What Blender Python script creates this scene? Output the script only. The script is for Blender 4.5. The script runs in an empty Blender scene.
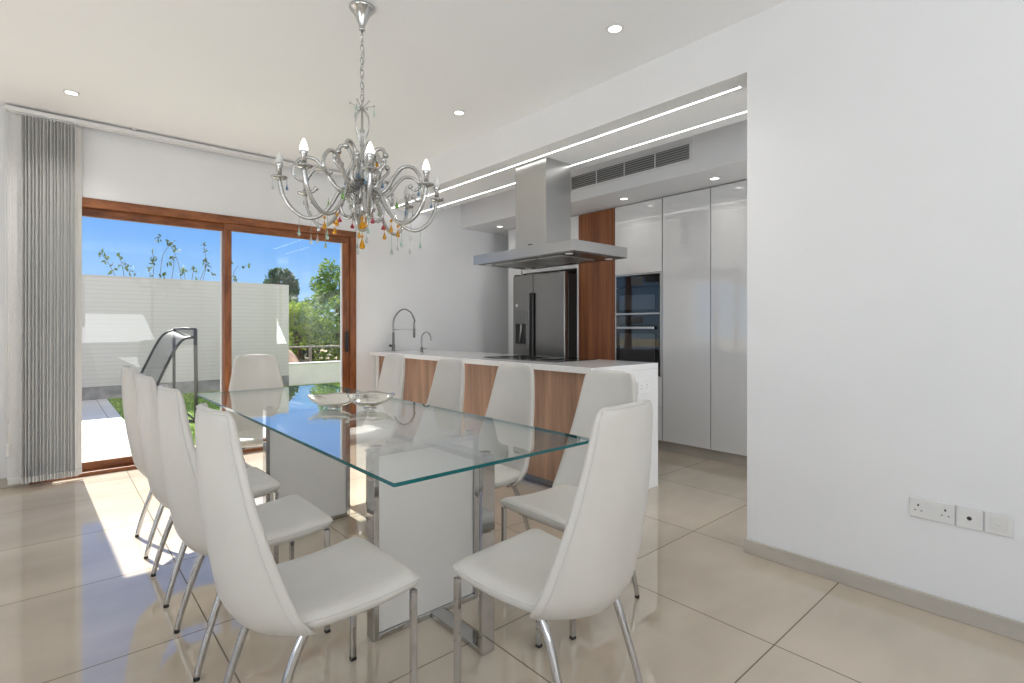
import bpy, bmesh, math, random
from mathutils import Vector, Matrix
random.seed(7)
S = bpy.context.scene
COL = S.collection
PI = math.pi

# ------------------------------------------------------------------ materials
def mat(name, col=(.8,.8,.8), rough=.5, metal=0.0, spec=.5, emit=None, es=0.0, coat=0.0):
    m = bpy.data.materials.new(name); m.use_nodes = True
    b = m.node_tree.nodes['Principled BSDF']
    b.inputs['Base Color'].default_value = (*col, 1)
    b.inputs['Roughness'].default_value = rough
    b.inputs['Metallic'].default_value = metal
    b.inputs['Specular IOR Level'].default_value = spec
    b.inputs['Coat Weight'].default_value = coat
    b.inputs['Coat Roughness'].default_value = .03
    if emit:
        b.inputs['Emission Color'].default_value = (*emit, 1)
        b.inputs['Emission Strength'].default_value = es
    return m
def N(m, t, **kw):
    n = m.node_tree.nodes.new(t)
    for k, v in kw.items(): setattr(n, k, v)
    return n
def L(m, a, b): m.node_tree.links.new(a, b)
def bsdf(m): return m.node_tree.nodes['Principled BSDF']
def noise_color(m, c1, c2, scale, stretch=(1,1,1), detail=4, bump=0.0, lo=.35, hi=.65, bscale=None):
    tc = N(m,'ShaderNodeTexCoord'); mp = N(m,'ShaderNodeMapping'); mp.inputs['Scale'].default_value = stretch
    L(m, tc.outputs['Object'], mp.inputs['Vector'])
    n = N(m,'ShaderNodeTexNoise'); n.inputs['Scale'].default_value = scale; n.inputs['Detail'].default_value = detail
    L(m, mp.outputs[0], n.inputs['Vector'])
    r = N(m,'ShaderNodeValToRGB'); r.color_ramp.elements[0].position = lo; r.color_ramp.elements[1].position = hi
    r.color_ramp.elements[0].color = (*c1,1); r.color_ramp.elements[1].color = (*c2,1)
    L(m, n.outputs['Fac'], r.inputs[0]); L(m, r.outputs[0], bsdf(m).inputs['Base Color'])
    if bump:
        n2 = n
        if bscale:
            n2 = N(m,'ShaderNodeTexNoise'); n2.inputs['Scale'].default_value = bscale; L(m, mp.outputs[0], n2.inputs['Vector'])
        b = N(m,'ShaderNodeBump'); b.inputs['Strength'].default_value = bump; b.inputs['Distance'].default_value = .004
        L(m, n2.outputs['Fac'], b.inputs['Height']); L(m, b.outputs[0], bsdf(m).inputs['Normal'])
    return r

M = {}
M['wall'] = mat('wall_paint', (.83,.83,.825), .6, spec=.2)
noise_color(M['wall'], (.795,.80,.81), (.81,.815,.825), 3, bump=.03, bscale=90)
M['ceil'] = mat('ceiling_paint', (.85,.85,.84), .7, spec=.15)
noise_color(M['ceil'], (.89,.90,.915), (.90,.91,.925), 2)

def tile_mat(name, base1, base2, grout, sx, sy, ox, oy, gw, rough, spec=.5):
    m = mat(name, base1, rough, spec=spec)
    if spec == .5: bsdf(m).inputs['IOR'].default_value = 2.0
    r = noise_color(m, base1, base2, 1.1, (1,2.2,1), 6, lo=.3, hi=.7)
    nt = m.node_tree
    tc = N(m,'ShaderNodeTexCoord'); sp = N(m,'ShaderNodeSeparateXYZ'); L(m, tc.outputs['Object'], sp.inputs[0])
    def grid(sock, s, o):
        a = N(m,'ShaderNodeMath', operation='SUBTRACT'); L(m, sock, a.inputs[0]); a.inputs[1].default_value = o - 50*s
        d = N(m,'ShaderNodeMath', operation='DIVIDE'); L(m, a.outputs[0], d.inputs[0]); d.inputs[1].default_value = s
        f = N(m,'ShaderNodeMath', operation='FRACT'); L(m, d.outputs[0], f.inputs[0])
        c = N(m,'ShaderNodeMath', operation='COMPARE'); L(m, f.outputs[0], c.inputs[0]); c.inputs[1].default_value = .5; c.inputs[2].default_value = .5 - gw/s
        return c.outputs[0], d.outputs[0]
    gx, dx = grid(sp.outputs[0], sx, ox); gy, dy = grid(sp.outputs[1], sy, oy)
    mu = N(m,'ShaderNodeMath', operation='MULTIPLY'); L(m, gx, mu.inputs[0]); L(m, gy, mu.inputs[1])
    # each tile a hair lighter or darker
    fl = []
    for d in (dx, dy):
        q = N(m,'ShaderNodeMath', operation='FLOOR'); L(m, d, q.inputs[0]); fl.append(q.outputs[0])
    cb = N(m,'ShaderNodeCombineXYZ'); L(m, fl[0], cb.inputs[0]); L(m, fl[1], cb.inputs[1])
    wn = N(m,'ShaderNodeTexWhiteNoise'); L(m, cb.outputs[0], wn.inputs['Vector'])
    mr = N(m,'ShaderNodeMapRange'); mr.inputs['To Min'].default_value = .96; mr.inputs['To Max'].default_value = 1.03
    L(m, wn.outputs['Value'], mr.inputs['Value'])
    vm = N(m,'ShaderNodeVectorMath', operation='SCALE'); L(m, r.outputs[0], vm.inputs[0]); L(m, mr.outputs[0], vm.inputs['Scale'])
    mx = N(m,'ShaderNodeMix', data_type='RGBA'); mx.inputs[6].default_value = (*grout,1)
    L(m, mu.outputs[0], mx.inputs[0]); L(m, vm.outputs[0], mx.inputs[7]); L(m, mx.outputs[2], bsdf(m).inputs['Base Color'])
    rs = N(m,'ShaderNodeMapRange'); rs.inputs['To Min'].default_value = .0; rs.inputs['To Max'].default_value = spec
    L(m, mu.outputs[0], rs.inputs['Value']); L(m, rs.outputs[0], bsdf(m).inputs['Specular IOR Level'])
    rr = N(m,'ShaderNodeMapRange'); rr.inputs['To Min'].default_value = .9; rr.inputs['To Max'].default_value = rough
    L(m, mu.outputs[0], rr.inputs['Value']); L(m, rr.outputs[0], bsdf(m).inputs['Roughness'])
    return m
M['floor'] = tile_mat('polished_floor_tile', (.47,.405,.32), (.60,.52,.42), (.17,.145,.11), .784, .772, 2.048, .822, .0026, .045)
M['patio'] = tile_mat('patio_tile', (.60,.58,.54), (.65,.63,.59), (.30,.28,.25), .6, .9, .58, 5.6, .004, .5, .3)
M['skirt'] = mat('skirting_tile', (.5,.46,.4), .25)
noise_color(M['skirt'], (.43,.40,.35), (.53,.49,.43), 3, (1,1,3), 6, lo=.3, hi=.7)

def wood_mat(name, dark, light, sc, stretch, rough=.35):
    m = mat(name, dark, rough)
    tc = N(m,'ShaderNodeTexCoord'); mp = N(m,'ShaderNodeMapping'); mp.inputs['Scale'].default_value = stretch
    L(m, tc.outputs['Object'], mp.inputs['Vector'])
    n = N(m,'ShaderNodeTexNoise'); n.inputs['Scale'].default_value = sc; n.inputs['Detail'].default_value = 8; n.inputs['Roughness'].default_value = .65
    L(m, mp.outputs[0], n.inputs['Vector'])
    r = N(m,'ShaderNodeValToRGB'); e = r.color_ramp.elements
    e[0].position = .32; e[1].position = .7; e[0].color = (*dark,1); e[1].color = (*light,1)
    k = e.new(.5); k.color = (*[(a*.55+b*.45) for a, b in zip(dark, light)],1)
    L(m, n.outputs['Fac'], r.inputs[0]); L(m, r.outputs[0], bsdf(m).inputs['Base Color'])
    return m
M['door_wood'] = wood_mat('door_frame_wood', (.13,.035,.010), (.36,.13,.04), 6, (.9,3,3.2), .4)
M['door_wood_v'] = wood_mat('door_frame_wood_upright', (.13,.035,.010), (.36,.13,.04), 6, (4,4,.7), .4)
M['walnut'] = wood_mat('walnut_panel', (.19,.10,.06), (.50,.30,.19), 3.2, (2.5,3.4,.22), .38)
M['walnut2'] = wood_mat('walnut_tall_panel', (.13,.038,.012), (.36,.13,.045), 3.2, (2.5,6,.22), .5)

M['lacquer'] = mat('white_gloss_lacquer', (.74,.745,.75), .04, spec=.55, coat=.6)
bsdf(M['lacquer']).inputs['IOR'].default_value = 1.75
M['lacquer_in'] = mat('cabinet_carcass', (.62,.62,.62), .5)
M['gap'] = mat('gap_shade', (.05,.05,.05), .8)
M['quartz'] = mat('white_quartz', (.84,.84,.84), .12)
noise_color(M['quartz'], (.77,.77,.77), (.80,.80,.80), 60)
M['leather'] = mat('white_leather', (.60,.58,.54), .42, spec=.45)
noise_color(M['leather'], (.59,.57,.53), (.615,.597,.562), 5, bump=.12, bscale=240)
M['piping'] = mat('leather_piping', (.60,.585,.55), .45)
M['chrome'] = mat('chrome', (.52,.52,.52), .07, 1)
M['chrome_d'] = mat('chandelier_chrome', (.55,.55,.54), .18, 1)
M['rubber'] = mat('black_rubber', (.02,.02,.02), .7)
M['steel'] = mat('brushed_steel', (.53,.53,.52), .28, 1)
def brushed(m, axis):
    n = N(m,'ShaderNodeTexNoise'); mp = N(m,'ShaderNodeMapping'); tc = N(m,'ShaderNodeTexCoord')
    mp.inputs['Scale'].default_value = axis; L(m, tc.outputs['Object'], mp.inputs[0]); L(m, mp.outputs[0], n.inputs['Vector'])
    n.inputs['Scale'].default_value = 40; n.inputs['Detail'].default_value = 3
    b = N(m,'ShaderNodeBump'); b.inputs['Strength'].default_value = .08; b.inputs['Distance'].default_value = .002
    L(m, n.outputs['Fac'], b.inputs['Height']); L(m, b.outputs[0], bsdf(m).inputs['Normal'])
brushed(M['steel'], (1,1,30))
M['steel_dark'] = mat('dark_steel', (.24,.24,.235), .27, 1)
M['fridge'] = mat('fridge_steel', (.27,.265,.255), .24, 1)
brushed(M['fridge'], (30,30,.4))
M['black'] = mat('black_plastic', (.012,.012,.012), .35)
M['blackglass'] = mat('black_glass', (.012,.013,.014), .03, coat=.3)
M['ovenwin'] = mat('oven_window_glass', (.035,.036,.038), .02, spec=.8, coat=.3)
M['plastic'] = mat('white_plastic', (.74,.74,.73), .3)
M['plastic_dk'] = mat('socket_hole', (.04,.04,.04), .6)
M['tablepanel'] = mat('white_table_panel', (.78,.77,.75), .14)
M['blind'] = mat('grey_blind_fabric', (.50,.50,.49), .8, spec=.1)
noise_color(M['blind'], (.68,.68,.67), (.73,.73,.72), 120, (1,1,.2))
M['clearplastic'] = mat('frosted_clip', (.7,.7,.68), .3)
M['screenwall'] = mat('ridged_white_wall', (.66,.65,.63), .7, spec=.1)
def ridges(m, s):
    tc = N(m,'ShaderNodeTexCoord'); sp = N(m,'ShaderNodeSeparateXYZ'); L(m, tc.outputs['Object'], sp.inputs[0])
    a = N(m,'ShaderNodeMath', operation='MULTIPLY'); a.inputs[1].default_value = s; L(m, sp.outputs[2], a.inputs[0])
    f = N(m,'ShaderNodeMath', operation='FRACT'); L(m, a.outputs[0], f.inputs[0])
    b = N(m,'ShaderNodeBump'); b.inputs['Strength'].default_value = .5; b.inputs['Distance'].default_value = .01
    L(m, f.outputs[0], b.inputs['Height']); L(m, b.outputs[0], bsdf(m).inputs['Normal'])
    r = N(m,'ShaderNodeValToRGB'); r.color_ramp.elements[0].color = (.36,.35,.345,1); r.color_ramp.elements[1].color = (.50,.485,.48,1)
    r.color_ramp.elements[0].position = 0; r.color_ramp.elements[1].position = .12
    L(m, f.outputs[0], r.inputs[0]); L(m, r.outputs[0], bsdf(m).inputs['Base Color'])
ridges(M['screenwall'], 14)
M['render_white'] = mat('white_render', (.70,.69,.67), .8, spec=.1)
noise_color(M['render_white'], (.66,.65,.63), (.73,.72,.70), 2.5)
M['plinth'] = mat('grey_plinth', (.20,.20,.21), .7)
noise_color(M['plinth'], (.17,.17,.18), (.24,.24,.25), 8)
M['lawn'] = mat('lawn_soil', (.10,.17,.03), .9, spec=.1)
noise_color(M['lawn'], (.08,.15,.03), (.20,.30,.06), 6)
M['blade'] = mat('grass_blade', (.24,.38,.07), .7, spec=.2)
noise_color(M['blade'], (.20,.34,.06), (.38,.50,.13), 3)
M['earth'] = mat('dry_earth', (.42,.34,.22), .95, spec=.05)
noise_color(M['earth'], (.30,.26,.15), (.48,.40,.27), .5)
def leafmat(n, a, b, sc=2.5):
    m = mat(n, a, .6, spec=.2); rp = noise_color(m, a, b, sc, lo=.4, hi=.62)
    t = N(m,'ShaderNodeBsdfTranslucent'); mx = N(m,'ShaderNodeMixShader'); mx.inputs[0].default_value = .5
    L(m, rp.outputs[0], t.inputs[0]); L(m, bsdf(m).outputs[0], mx.inputs[1]); L(m, t.outputs[0], mx.inputs[2])
    L(m, mx.outputs[0], m.node_tree.nodes['Material Output'].inputs[0]); return m
M['leaf_dark'] = leafmat('dark_foliage', (.03,.07,.03), (.08,.15,.05))
M['leaf_mid'] = leafmat('green_foliage', (.09,.20,.03), (.26,.38,.07))
M['leaf_olive'] = leafmat('olive_foliage', (.035,.07,.015), (.13,.19,.04))
M['leaf_bright'] = leafmat('bright_foliage', (.20,.34,.03), (.52,.62,.08))
M['bark'] = mat('bark', (.12,.08,.05), .9)
M['terracotta'] = mat('pale_terracotta', (.62,.42,.30), .8)
noise_color(M['terracotta'], (.56,.37,.26), (.68,.48,.35), 4)
M['fence'] = mat('dark_railing', (.14,.13,.12), .6)
M['blackframe'] = mat('black_tube', (.02,.02,.022), .45)
M['silver'] = mat('polished_aluminium', (.80,.79,.76), .16, 1)
M['emit_lamp'] = mat('lamp_glow', (1,1,1), .5, emit=(1,.97,.92), es=2.5)
M['emit_led'] = mat('led_glow', (1,1,1), .5, emit=(1,.985,.96), es=5)
M['emit_bulb'] = mat('bulb_glow', (1,1,1), .3, emit=(1,.97,.93), es=2.5)
M['bulb_off'] = mat('frosted_bulb', (.72,.72,.70), .25)
M['vent_dark'] = mat('vent_dark', (.16,.16,.16), .7)

def thin_glass(name, tint, f0=.045, gain=.9):
    m = bpy.data.materials.new(name); m.use_nodes = True
    nt = m.node_tree; nt.nodes.clear()
    out = N(m,'ShaderNodeOutputMaterial'); mx = N(m,'ShaderNodeMixShader')
    t = N(m,'ShaderNodeBsdfTransparent'); t.inputs[0].default_value = (*tint,1)
    g = N(m,'ShaderNodeBsdfGlossy'); g.inputs['Roughness'].default_value = .0; g.inputs[0].default_value = (1,1,1,1)
    lw = N(m,'ShaderNodeLayerWeight'); lw.inputs['Blend'].default_value = .5
    p = N(m,'ShaderNodeMath', operation='POWER'); L(m, lw.outputs['Facing'], p.inputs[0]); p.inputs[1].default_value = 5
    a = N(m,'ShaderNodeMath', operation='MULTIPLY_ADD'); L(m, p.outputs[0], a.inputs[0]); a.inputs[1].default_value = gain; a.inputs[2].default_value = f0
    L(m, a.outputs[0], mx.inputs[0]); L(m, t.outputs[0], mx.inputs[1]); L(m, g.outputs[0], mx.inputs[2]); L(m, mx.outputs[0], out.inputs[0])
    return m
M['pane'] = thin_glass('window_glass', (.985,.99,.99), .028, .8)
M['tableglass'] = thin_glass('table_glass', (.965,.988,.98), .10, .90)
M['glass_edge'] = mat('teal_glass_edge', (.0,.12,.125), .08, spec=.7)
def crystal(name, col, rough=.02):
    m = mat(name, col, rough); b = bsdf(m)
    b.inputs['Transmission Weight'].default_value = .75; b.inputs['IOR'].default_value = 1.5
    return m
M['cr_clear'] = crystal('clear_crystal', (.86,.90,.90))
M['cr_mint'] = crystal('mint_crystal', (.62,.82,.74))
M['cr_amber'] = crystal('amber_crystal', (.95,.48,.02))
M['cr_pink'] = crystal('ruby_crystal', (.60,.05,.12))
M['cr_green'] = crystal('green_crystal', (.30,.66,.16))
M['cr_blue'] = crystal('blue_crystal', (.22,.42,.66))
def mesh_mat(name):
    m = mat(name, (.02,.02,.022), .6); tc = N(m,'ShaderNodeTexCoord')
    tr = N(m,'ShaderNodeBsdfTransparent'); mx = N(m,'ShaderNodeMixShader'); mx.inputs[0].default_value = .45
    out = m.node_tree.nodes['Material Output']
    L(m, tr.outputs[0], mx.inputs[1]); L(m, bsdf(m).outputs[0], mx.inputs[2]); L(m, mx.outputs[0], out.inputs[0])
    return m
M['mesh'] = mesh_mat('black_mesh_fabric')

# ------------------------------------------------------------------ mesh helpers
class MB:
    def __init__(s): s.v = []; s.f = []; s.sm = []; s.mi = []
    def add(s, vs, fs, smooth=False, mi=0):
        o = len(s.v); s.v += [tuple(v) for v in vs]
        for f in fs: s.f.append([i+o for i in f]); s.sm.append(smooth); s.mi.append(mi)
        return s
    def box(s, x0, x1, y0, y1, z0, z1, b=0.0, seg=2, mi=0):
        bm = bmesh.new(); bmesh.ops.create_cube(bm, size=1)
        for v in bm.verts: v.co = Vector((x0+(v.co.x+.5)*(x1-x0), y0+(v.co.y+.5)*(y1-y0), z0+(v.co.z+.5)*(z1-z0)))
        if b > 0: bmesh.ops.bevel(bm, geom=bm.edges[:], offset=b, segments=seg, profile=.5, affect='EDGES')
        bm.verts.ensure_lookup_table(); bm.faces.ensure_lookup_table()
        s.add([v.co[:] for v in bm.verts], [[v.index for v in f.verts] for f in bm.faces], False, mi); bm.free(); return s
    def tube(s, pts, r, n=8, caps=True, flat=None):
        pts = [Vector(p) for p in pts]; m = len(pts)
        rr = r if isinstance(r, (list, tuple)) else [r]*m
        prev = None; vs = []; fs = []
        for i, p in enumerate(pts):
            t = (pts[min(i+1,m-1)] - pts[max(i-1,0)]).normalized()
            if prev is None:
                a = Vector((0,0,1)) if abs(t.z) < .9 else Vector((1,0,0)); u = t.cross(a).normalized()
            else:
                u = (prev - t*prev.dot(t));
                u = u.normalized() if u.length > 1e-6 else t.orthogonal().normalized()
            prev = u; w = t.cross(u)
            for k in range(n):
                a = 2*PI*k/n; vs.append(p + u*math.cos(a)*rr[i] + w*math.sin(a)*rr[i])
        for i in range(m-1):
            for k in range(n): fs.append([i*n+k, i*n+(k+1)%n, (i+1)*n+(k+1)%n, (i+1)*n+k])
        if caps: fs.append(list(range(n))[::-1]); fs.append([(m-1)*n+k for k in range(n)])
        return s.add(vs, fs, True)
    def lathe(s, prof, c=(0,0,0), n=20, axis='z'):
        vs = []; fs = []
        for (r, z) in prof:
            for k in range(n):
                a = 2*PI*k/n; x, y = r*math.cos(a), r*math.sin(a)
                p = (x, y, z) if axis == 'z' else ((z, x, y) if axis == 'x' else (x, z, y))
                vs.append((c[0]+p[0], c[1]+p[1], c[2]+p[2]))
        for i in range(len(prof)-1):
            for k in range(n): fs.append([i*n+k, i*n+(k+1)%n, (i+1)*n+(k+1)%n, (i+1)*n+k])
        if prof[0][0] > 1e-5: fs.append(list(range(n))[::-1])
        if prof[-1][0] > 1e-5: fs.append([(len(prof)-1)*n+k for k in range(n)])
        return s.add(vs, fs, True)
    def ball(s, c, r, n=10): return s.lathe([(r*math.sin(PI*i/n), -r*math.cos(PI*i/n)) for i in range(n+1)], c, n+2)
    def prism(s, poly, y0, y1, plane='xz'):
        n = len(poly); P3 = (lambda a,b,c: (a,c,b)) if plane == 'xz' else (lambda a,b,c: (a,b,c)) if plane == 'xy' else (lambda a,b,c: (c,a,b))
        vs = [P3(a,b,y0) for a,b in poly] + [P3(a,b,y1) for a,b in poly]
        fs = [list(range(n)), list(range(n,2*n))[::-1]] + [[i,(i+1)%n,(i+1)%n+n,i+n] for i in range(n)]
        return s.add(vs, fs)
    def build(s, name, m, parent=None, auto=False, fixn=True):
        me = bpy.data.meshes.new(name); me.from_pydata(s.v, [], s.f); me.update()
        for i, p in enumerate(me.polygons): p.use_smooth = s.sm[i]; p.material_index = s.mi[i]
        if fixn:
            bm = bmesh.new(); bm.from_mesh(me); bmesh.ops.remove_doubles(bm, verts=bm.verts, dist=1e-6)
            bmesh.ops.recalc_face_normals(bm, faces=bm.faces); bm.to_mesh(me); bm.free()
        for x in (m if isinstance(m, (list,tuple)) else [m]): me.materials.append(M[x] if isinstance(x,str) else x)
        if auto: me.set_sharp_from_angle(angle=R(35))
        o = bpy.data.objects.new(name, me); COL.objects.link(o)
        if parent: o.parent = parent
        return o
R = math.radians
def smooth_path(pts, k=6):
    P = [Vector(p) for p in pts]; out = []
    for i in range(len(P)-1):
        p0, p1, p2, p3 = P[max(i-1,0)], P[i], P[i+1], P[min(i+2,len(P)-1)]
        for j in range(k):
            t = j/k; out.append(.5*((2*p1)+(-p0+p2)*t+(2*p0-5*p1+4*p2-p3)*t*t+(-p0+3*p1-3*p2+p3)*t**3))
    out.append(P[-1]); return out
def tag(o, label, cat, group=None, kind=None):
    o['label'] = label; o['category'] = cat
    if group: o['group'] = group
    if kind: o['kind'] = kind
    return o
def thing(name, label, cat, loc=(0,0,0), rz=0, group=None):
    o = bpy.data.objects.new(name, None); COL.objects.link(o); o.location = loc; o.rotation_euler = (0,0,rz)
    o.empty_display_size = .1
    return tag(o, label, cat, group)
def struct(name, mb, m, parent=None):
    o = mb.build(name, m, parent)
    if parent is None: o['kind'] = 'structure'
    return o
def copy_tree(o, parent=None):
    c = o.copy(); COL.objects.link(c); c.parent = parent
    for ch in [x for x in list(o.children)]: copy_tree(ch, c)
    return c

# ------------------------------------------------------------------ room constants
YW, ZC, XR, YE = 5.43, 2.845, 2.785, 1.257     # window wall, ceiling, right wall plane, its end
ZS = 2.56                                       # lowered kitchen ceiling
XL, YB, XK = -4.2, -3.4, 5.05
DX0, DX1, DZ = -.12, 2.515, 2.243               # sliding door opening

struct('floor', MB().box(XL-.2, XK+.2, YB-.2, YW+.10, -.12, 0), 'floor')
struct('ceiling', MB().box(XL-.2, XK+.2, YB-.2, YW+.25, ZC, ZC+.15), 'ceil')
# window wall with door opening and a further window to the left
WX0, WX1, WZ0, WZ1 = -3.9, -.9, .0, 2.25  # unseen window, enlarged so more sun floods the floor
w = MB()
w.box(XL-.2, WX0, YW, YW+.22, 0, ZC); w.box(WX1, DX0, YW, YW+.22, 0, ZC)
w.box(WX0, WX1, YW, YW+.22, WZ1, ZC)
w.box(DX0, DX1, YW, YW+.22, DZ, ZC); w.box(DX1, XK+.2, YW, YW+.22, 0, ZC)
struct('wall_front', w, 'wall')
w = MB(); w.box(XR, XR+.22, YB, YE, 0, ZC); w.box(XR, XR+.18, YE, YW, ZS, ZC)
struct('wall_right', w, 'wall')
# left wall and back wall with large unseen openings made to let light in
w = MB(); w.box(XL-.2, XL, YB, -1.8, 0, ZC); w.box(XL-.2, XL, 2.4, YW, 0, ZC); w.box(XL-.2, XL, -1.8, 2.4, 2.3, ZC)
struct('wall_left', w, 'wall')
w = MB(); w.box(XL-.2, -3.2, YB-.2, YB, 0, ZC); w.box(1.8, 3.1, YB-.2, YB, 0, ZC); w.box(-3.2, 1.8, YB-.2, YB, 2.35, ZC)
w.box(4.6, XK+.2, YB-.2, YB, 0, ZC); w.box(3.1, 4.6, YB-.2, YB, 2.35, ZC)
struct('wall_back', w, 'wall')
w = MB(); w.box(XK, XK+.2, YB, YW, 0, ZC); struct('wall_kitchen', w, 'wall')
# lowered ceiling over the island, bulkhead over the cabinets
struct('trim_1', MB().box(XR+.18, 3.42, YE-1.5, YW, ZS, ZC-.001), 'ceil')
XBK, ZBK = 3.93, 2.455
struct('trim_2', MB().box(XBK, XK, YE-2.2, YW, ZBK, ZC-.001), 'wall')
# skirting
def skirt(name, x0, x1, y0, y1): struct(name, MB().box(x0, x1, y0, y1, 0, .072, .002, 1), 'skirt')
w = MB(); w.box(XR-.013, XR, YB, YE+.013, 0, .072, .002, 1); w.box(XR, XR+.22, YE, YE+.013, 0, .072, .002, 1)
struct('baseboard_right', w, 'skirt')
w = MB(); w.box(DX1+.02, 2.66, YW-.013, YW, 0, .072, .002, 1); w.box(XL, DX0-.02, YW-.013, YW, 0, .072, .002, 1)
struct('baseboard_front', w, 'skirt')
w = MB(); w.box(XL, XL+.013, 2.4, YW, 0, .072, .002, 1); struct('baseboard_left', w, 'skirt')

# far left window and unseen glazed openings behind the camera, added for light
def simple_window(name, x0, x1, z0, z1, y, nx=2):
    f = MB(); t = .06
    f.box(x0, x1, y, y+.06, z0, z0+t); f.box(x0, x1, y, y+.06, z1-t, z1)
    for i in range(nx+1):
        c = x0+t/2+(x1-x0-t)*i/nx; f.box(c-t/2, c+t/2, y, y+.06, z0+t, z1-t)
    o = struct(name, f, 'door_wood_v')
    MB().box(x0+t, x1-t, y+.027, y+.033, z0+t, z1-t).build('window_pane', 'pane', o)
    return o
simple_window('window_1', WX0, WX1, WZ0, WZ1, YW+.08, 3)
simple_window('window_2', -3.2, 1.8, 0, 2.35, YB-.12, 4)
simple_window('added_window', 3.1, 4.6, 0, 2.35, YB-.12, 2)  # invented opening, put in to light the kitchen
f = MB()
for (a, b) in ((-1.8,-1.74),(.27,.33),(2.34,2.4)): f.box(XL-.12, XL-.06, a, b, .06, 2.24)
f.box(XL-.12, XL-.06, -1.8, 2.4, 0, .06); f.box(XL-.12, XL-.06, -1.8, 2.4, 2.24, 2.3)
o = struct('window_3', f, 'door_wood_v')
MB().box(XL-.093, XL-.087, -1.74, 2.34, .06, 2.24).build('window_pane', 'pane', o)

# ------------------------------------------------------------------ sliding door
d = MB(); t = .075
d.box(DX0, DX1, YW-.012, YW+.14, DZ-.07, DZ, .004); struct_door = d.build('door_1', 'door_wood'); struct_door['kind'] = 'structure'
D = struct_door
MB().box(DX1-.07, DX1, YW-.012, YW+.14, 0, DZ-.07, .004).build('door_jamb', 'door_wood_v', D)
MB().box(DX0, DX0+.07, YW-.012, YW+.14, 0, DZ-.07, .004).build('door_jamb', 'door_wood_v', D)
MB().box(DX0+.07, DX1-.07, YW-.012, YW+.14, 0, .03, .003).build('door_sill', 'door_wood', D)
def sash(x0, x1, y, mul):
    s = MB(); s.box(x0, x1, y, y+.05, .03, .095, .004); s.box(x0, x1, y, y+.05, DZ-.135, DZ-.07, .004)
    f = s.build('door_rail', 'door_wood', D)
    s = MB(); s.box(x0, x0+mul[0], y, y+.05, .095, DZ-.135, .004); s.box(x1-mul[1], x1, y, y+.05, .095, DZ-.135, .004)
    s.build('door_stile', 'door_wood_v', f)
    MB().box(x0+mul[0], x1-mul[1], y+.02, y+.028, .095, DZ-.135).build('door_glass', 'pane', f)
    g = MB(); g.box(x1-mul[1]-.012, x1-mul[1], y+.012, y+.036, .095, DZ-.135)
    g.build('glass_seal', 'plastic', f)
sash(DX0+.07, 1.275, YW+.075, (.06,.055)); sash(1.222, DX1-.07, YW+.012, (.062,.075))
h = MB(); h.box(2.385, 2.42, YW-.028, YW-.008, .93, 1.15, .006); h.box(2.392,2.412,YW-.01,YW+.014,.97,1.11,.003)
h.build('door_handle', 'black', D)

# ------------------------------------------------------------------ vertical blind
bl = thing('vertical_blind', 'grey vertical slat blind stacked at the left of the sliding door', 'blind', (0,0,0))
r_ = MB(); r_.box(-.25, 2.46, YW-.115, YW-.06, ZC-.050, ZC-.018, .003); r_.box(-.25, 2.46, YW-.095, YW-.08, ZC-.058, ZC-.050)
r_.build('headrail', 'plastic', bl)
for bx in (.52, 1.5, 2.3): MB().box(bx-.015, bx+.015, YW-.12, YW, ZC-.012, ZC-.001, .002).build('rail_bracket', 'plastic', bl)
def slat(x, ang, wd=.089):
    pts = []
    for i in range(7):
        u = -1+2*i/6; pts.append((u*wd/2, .006*(1-u*u)))
    ca, sa = math.cos(ang), math.sin(ang); z0, z1 = .075, ZC-.07
    vs = []
    for z in (z0, z1):
        for q in (0, .0012):
            for (a, b) in pts: vs.append((x+a*ca-(b+q)*sa, YW-.0875+a*sa+(b+q)*ca, z))
    n = 7; fs = []
    for i in range(n-1):
        fs += [[i,i+1,2*n+i+1,2*n+i],[n+i,3*n+i,3*n+i+1,n+i+1],[i,n+i,n+i+1,i+1],[2*n+i,2*n+i+1,3*n+i+1,3*n+i]]
    fs += [[0,2*n,3*n,n],[n-1,2*n-1,4*n-1,3*n-1]]
    o = MB().add(vs, fs, True).build('slat', 'blind', bl)
    o.data.set_sharp_from_angle(angle=R(40))
    a = wd/2*.95
    g = MB(); k = MB().box(-a, a, -.004, .004, .035, .08, .002)
    k.v = [(x+p[0]*ca-p[1]*sa, YW-.0875+p[0]*sa+p[1]*ca, p[2]) for p in k.v]
    k.build('bottom_weight', 'clearplastic', o)
    k = MB().tube([(x, YW-.0875, ZC-.07), (x, YW-.0875, ZC-.052)], .006, 8); k.build('carrier_clip', 'clearplastic', o)
slat(-.185, R(10), .105)
for i in range(16): slat(-.135+i*.0202, R(58 + (3 if i%2 else -3) + random.uniform(-1.5,1.5)))
ch = MB()
for sx in (-.012, .012):
    ch.tube([(-.232+sx*1.2, YW-.125, ZC-.05), (-.232+sx, YW-.125, 1.0), (-.232+sx*2.2, YW-.125, .60), (-.232+sx*.4, YW-.125, .50)], .0022, 6)
ch.build('pull_chain', 'plastic', bl)
ch = MB().tube([(-.232, YW-.125, ZC-.06), (-.232, YW-.125, .34)], .0018, 6); ch.box(-.241, -.223, YW-.134, YW-.116, .25, .345, .004)
ch.build('cord_weight', 'plastic', bl)

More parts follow.
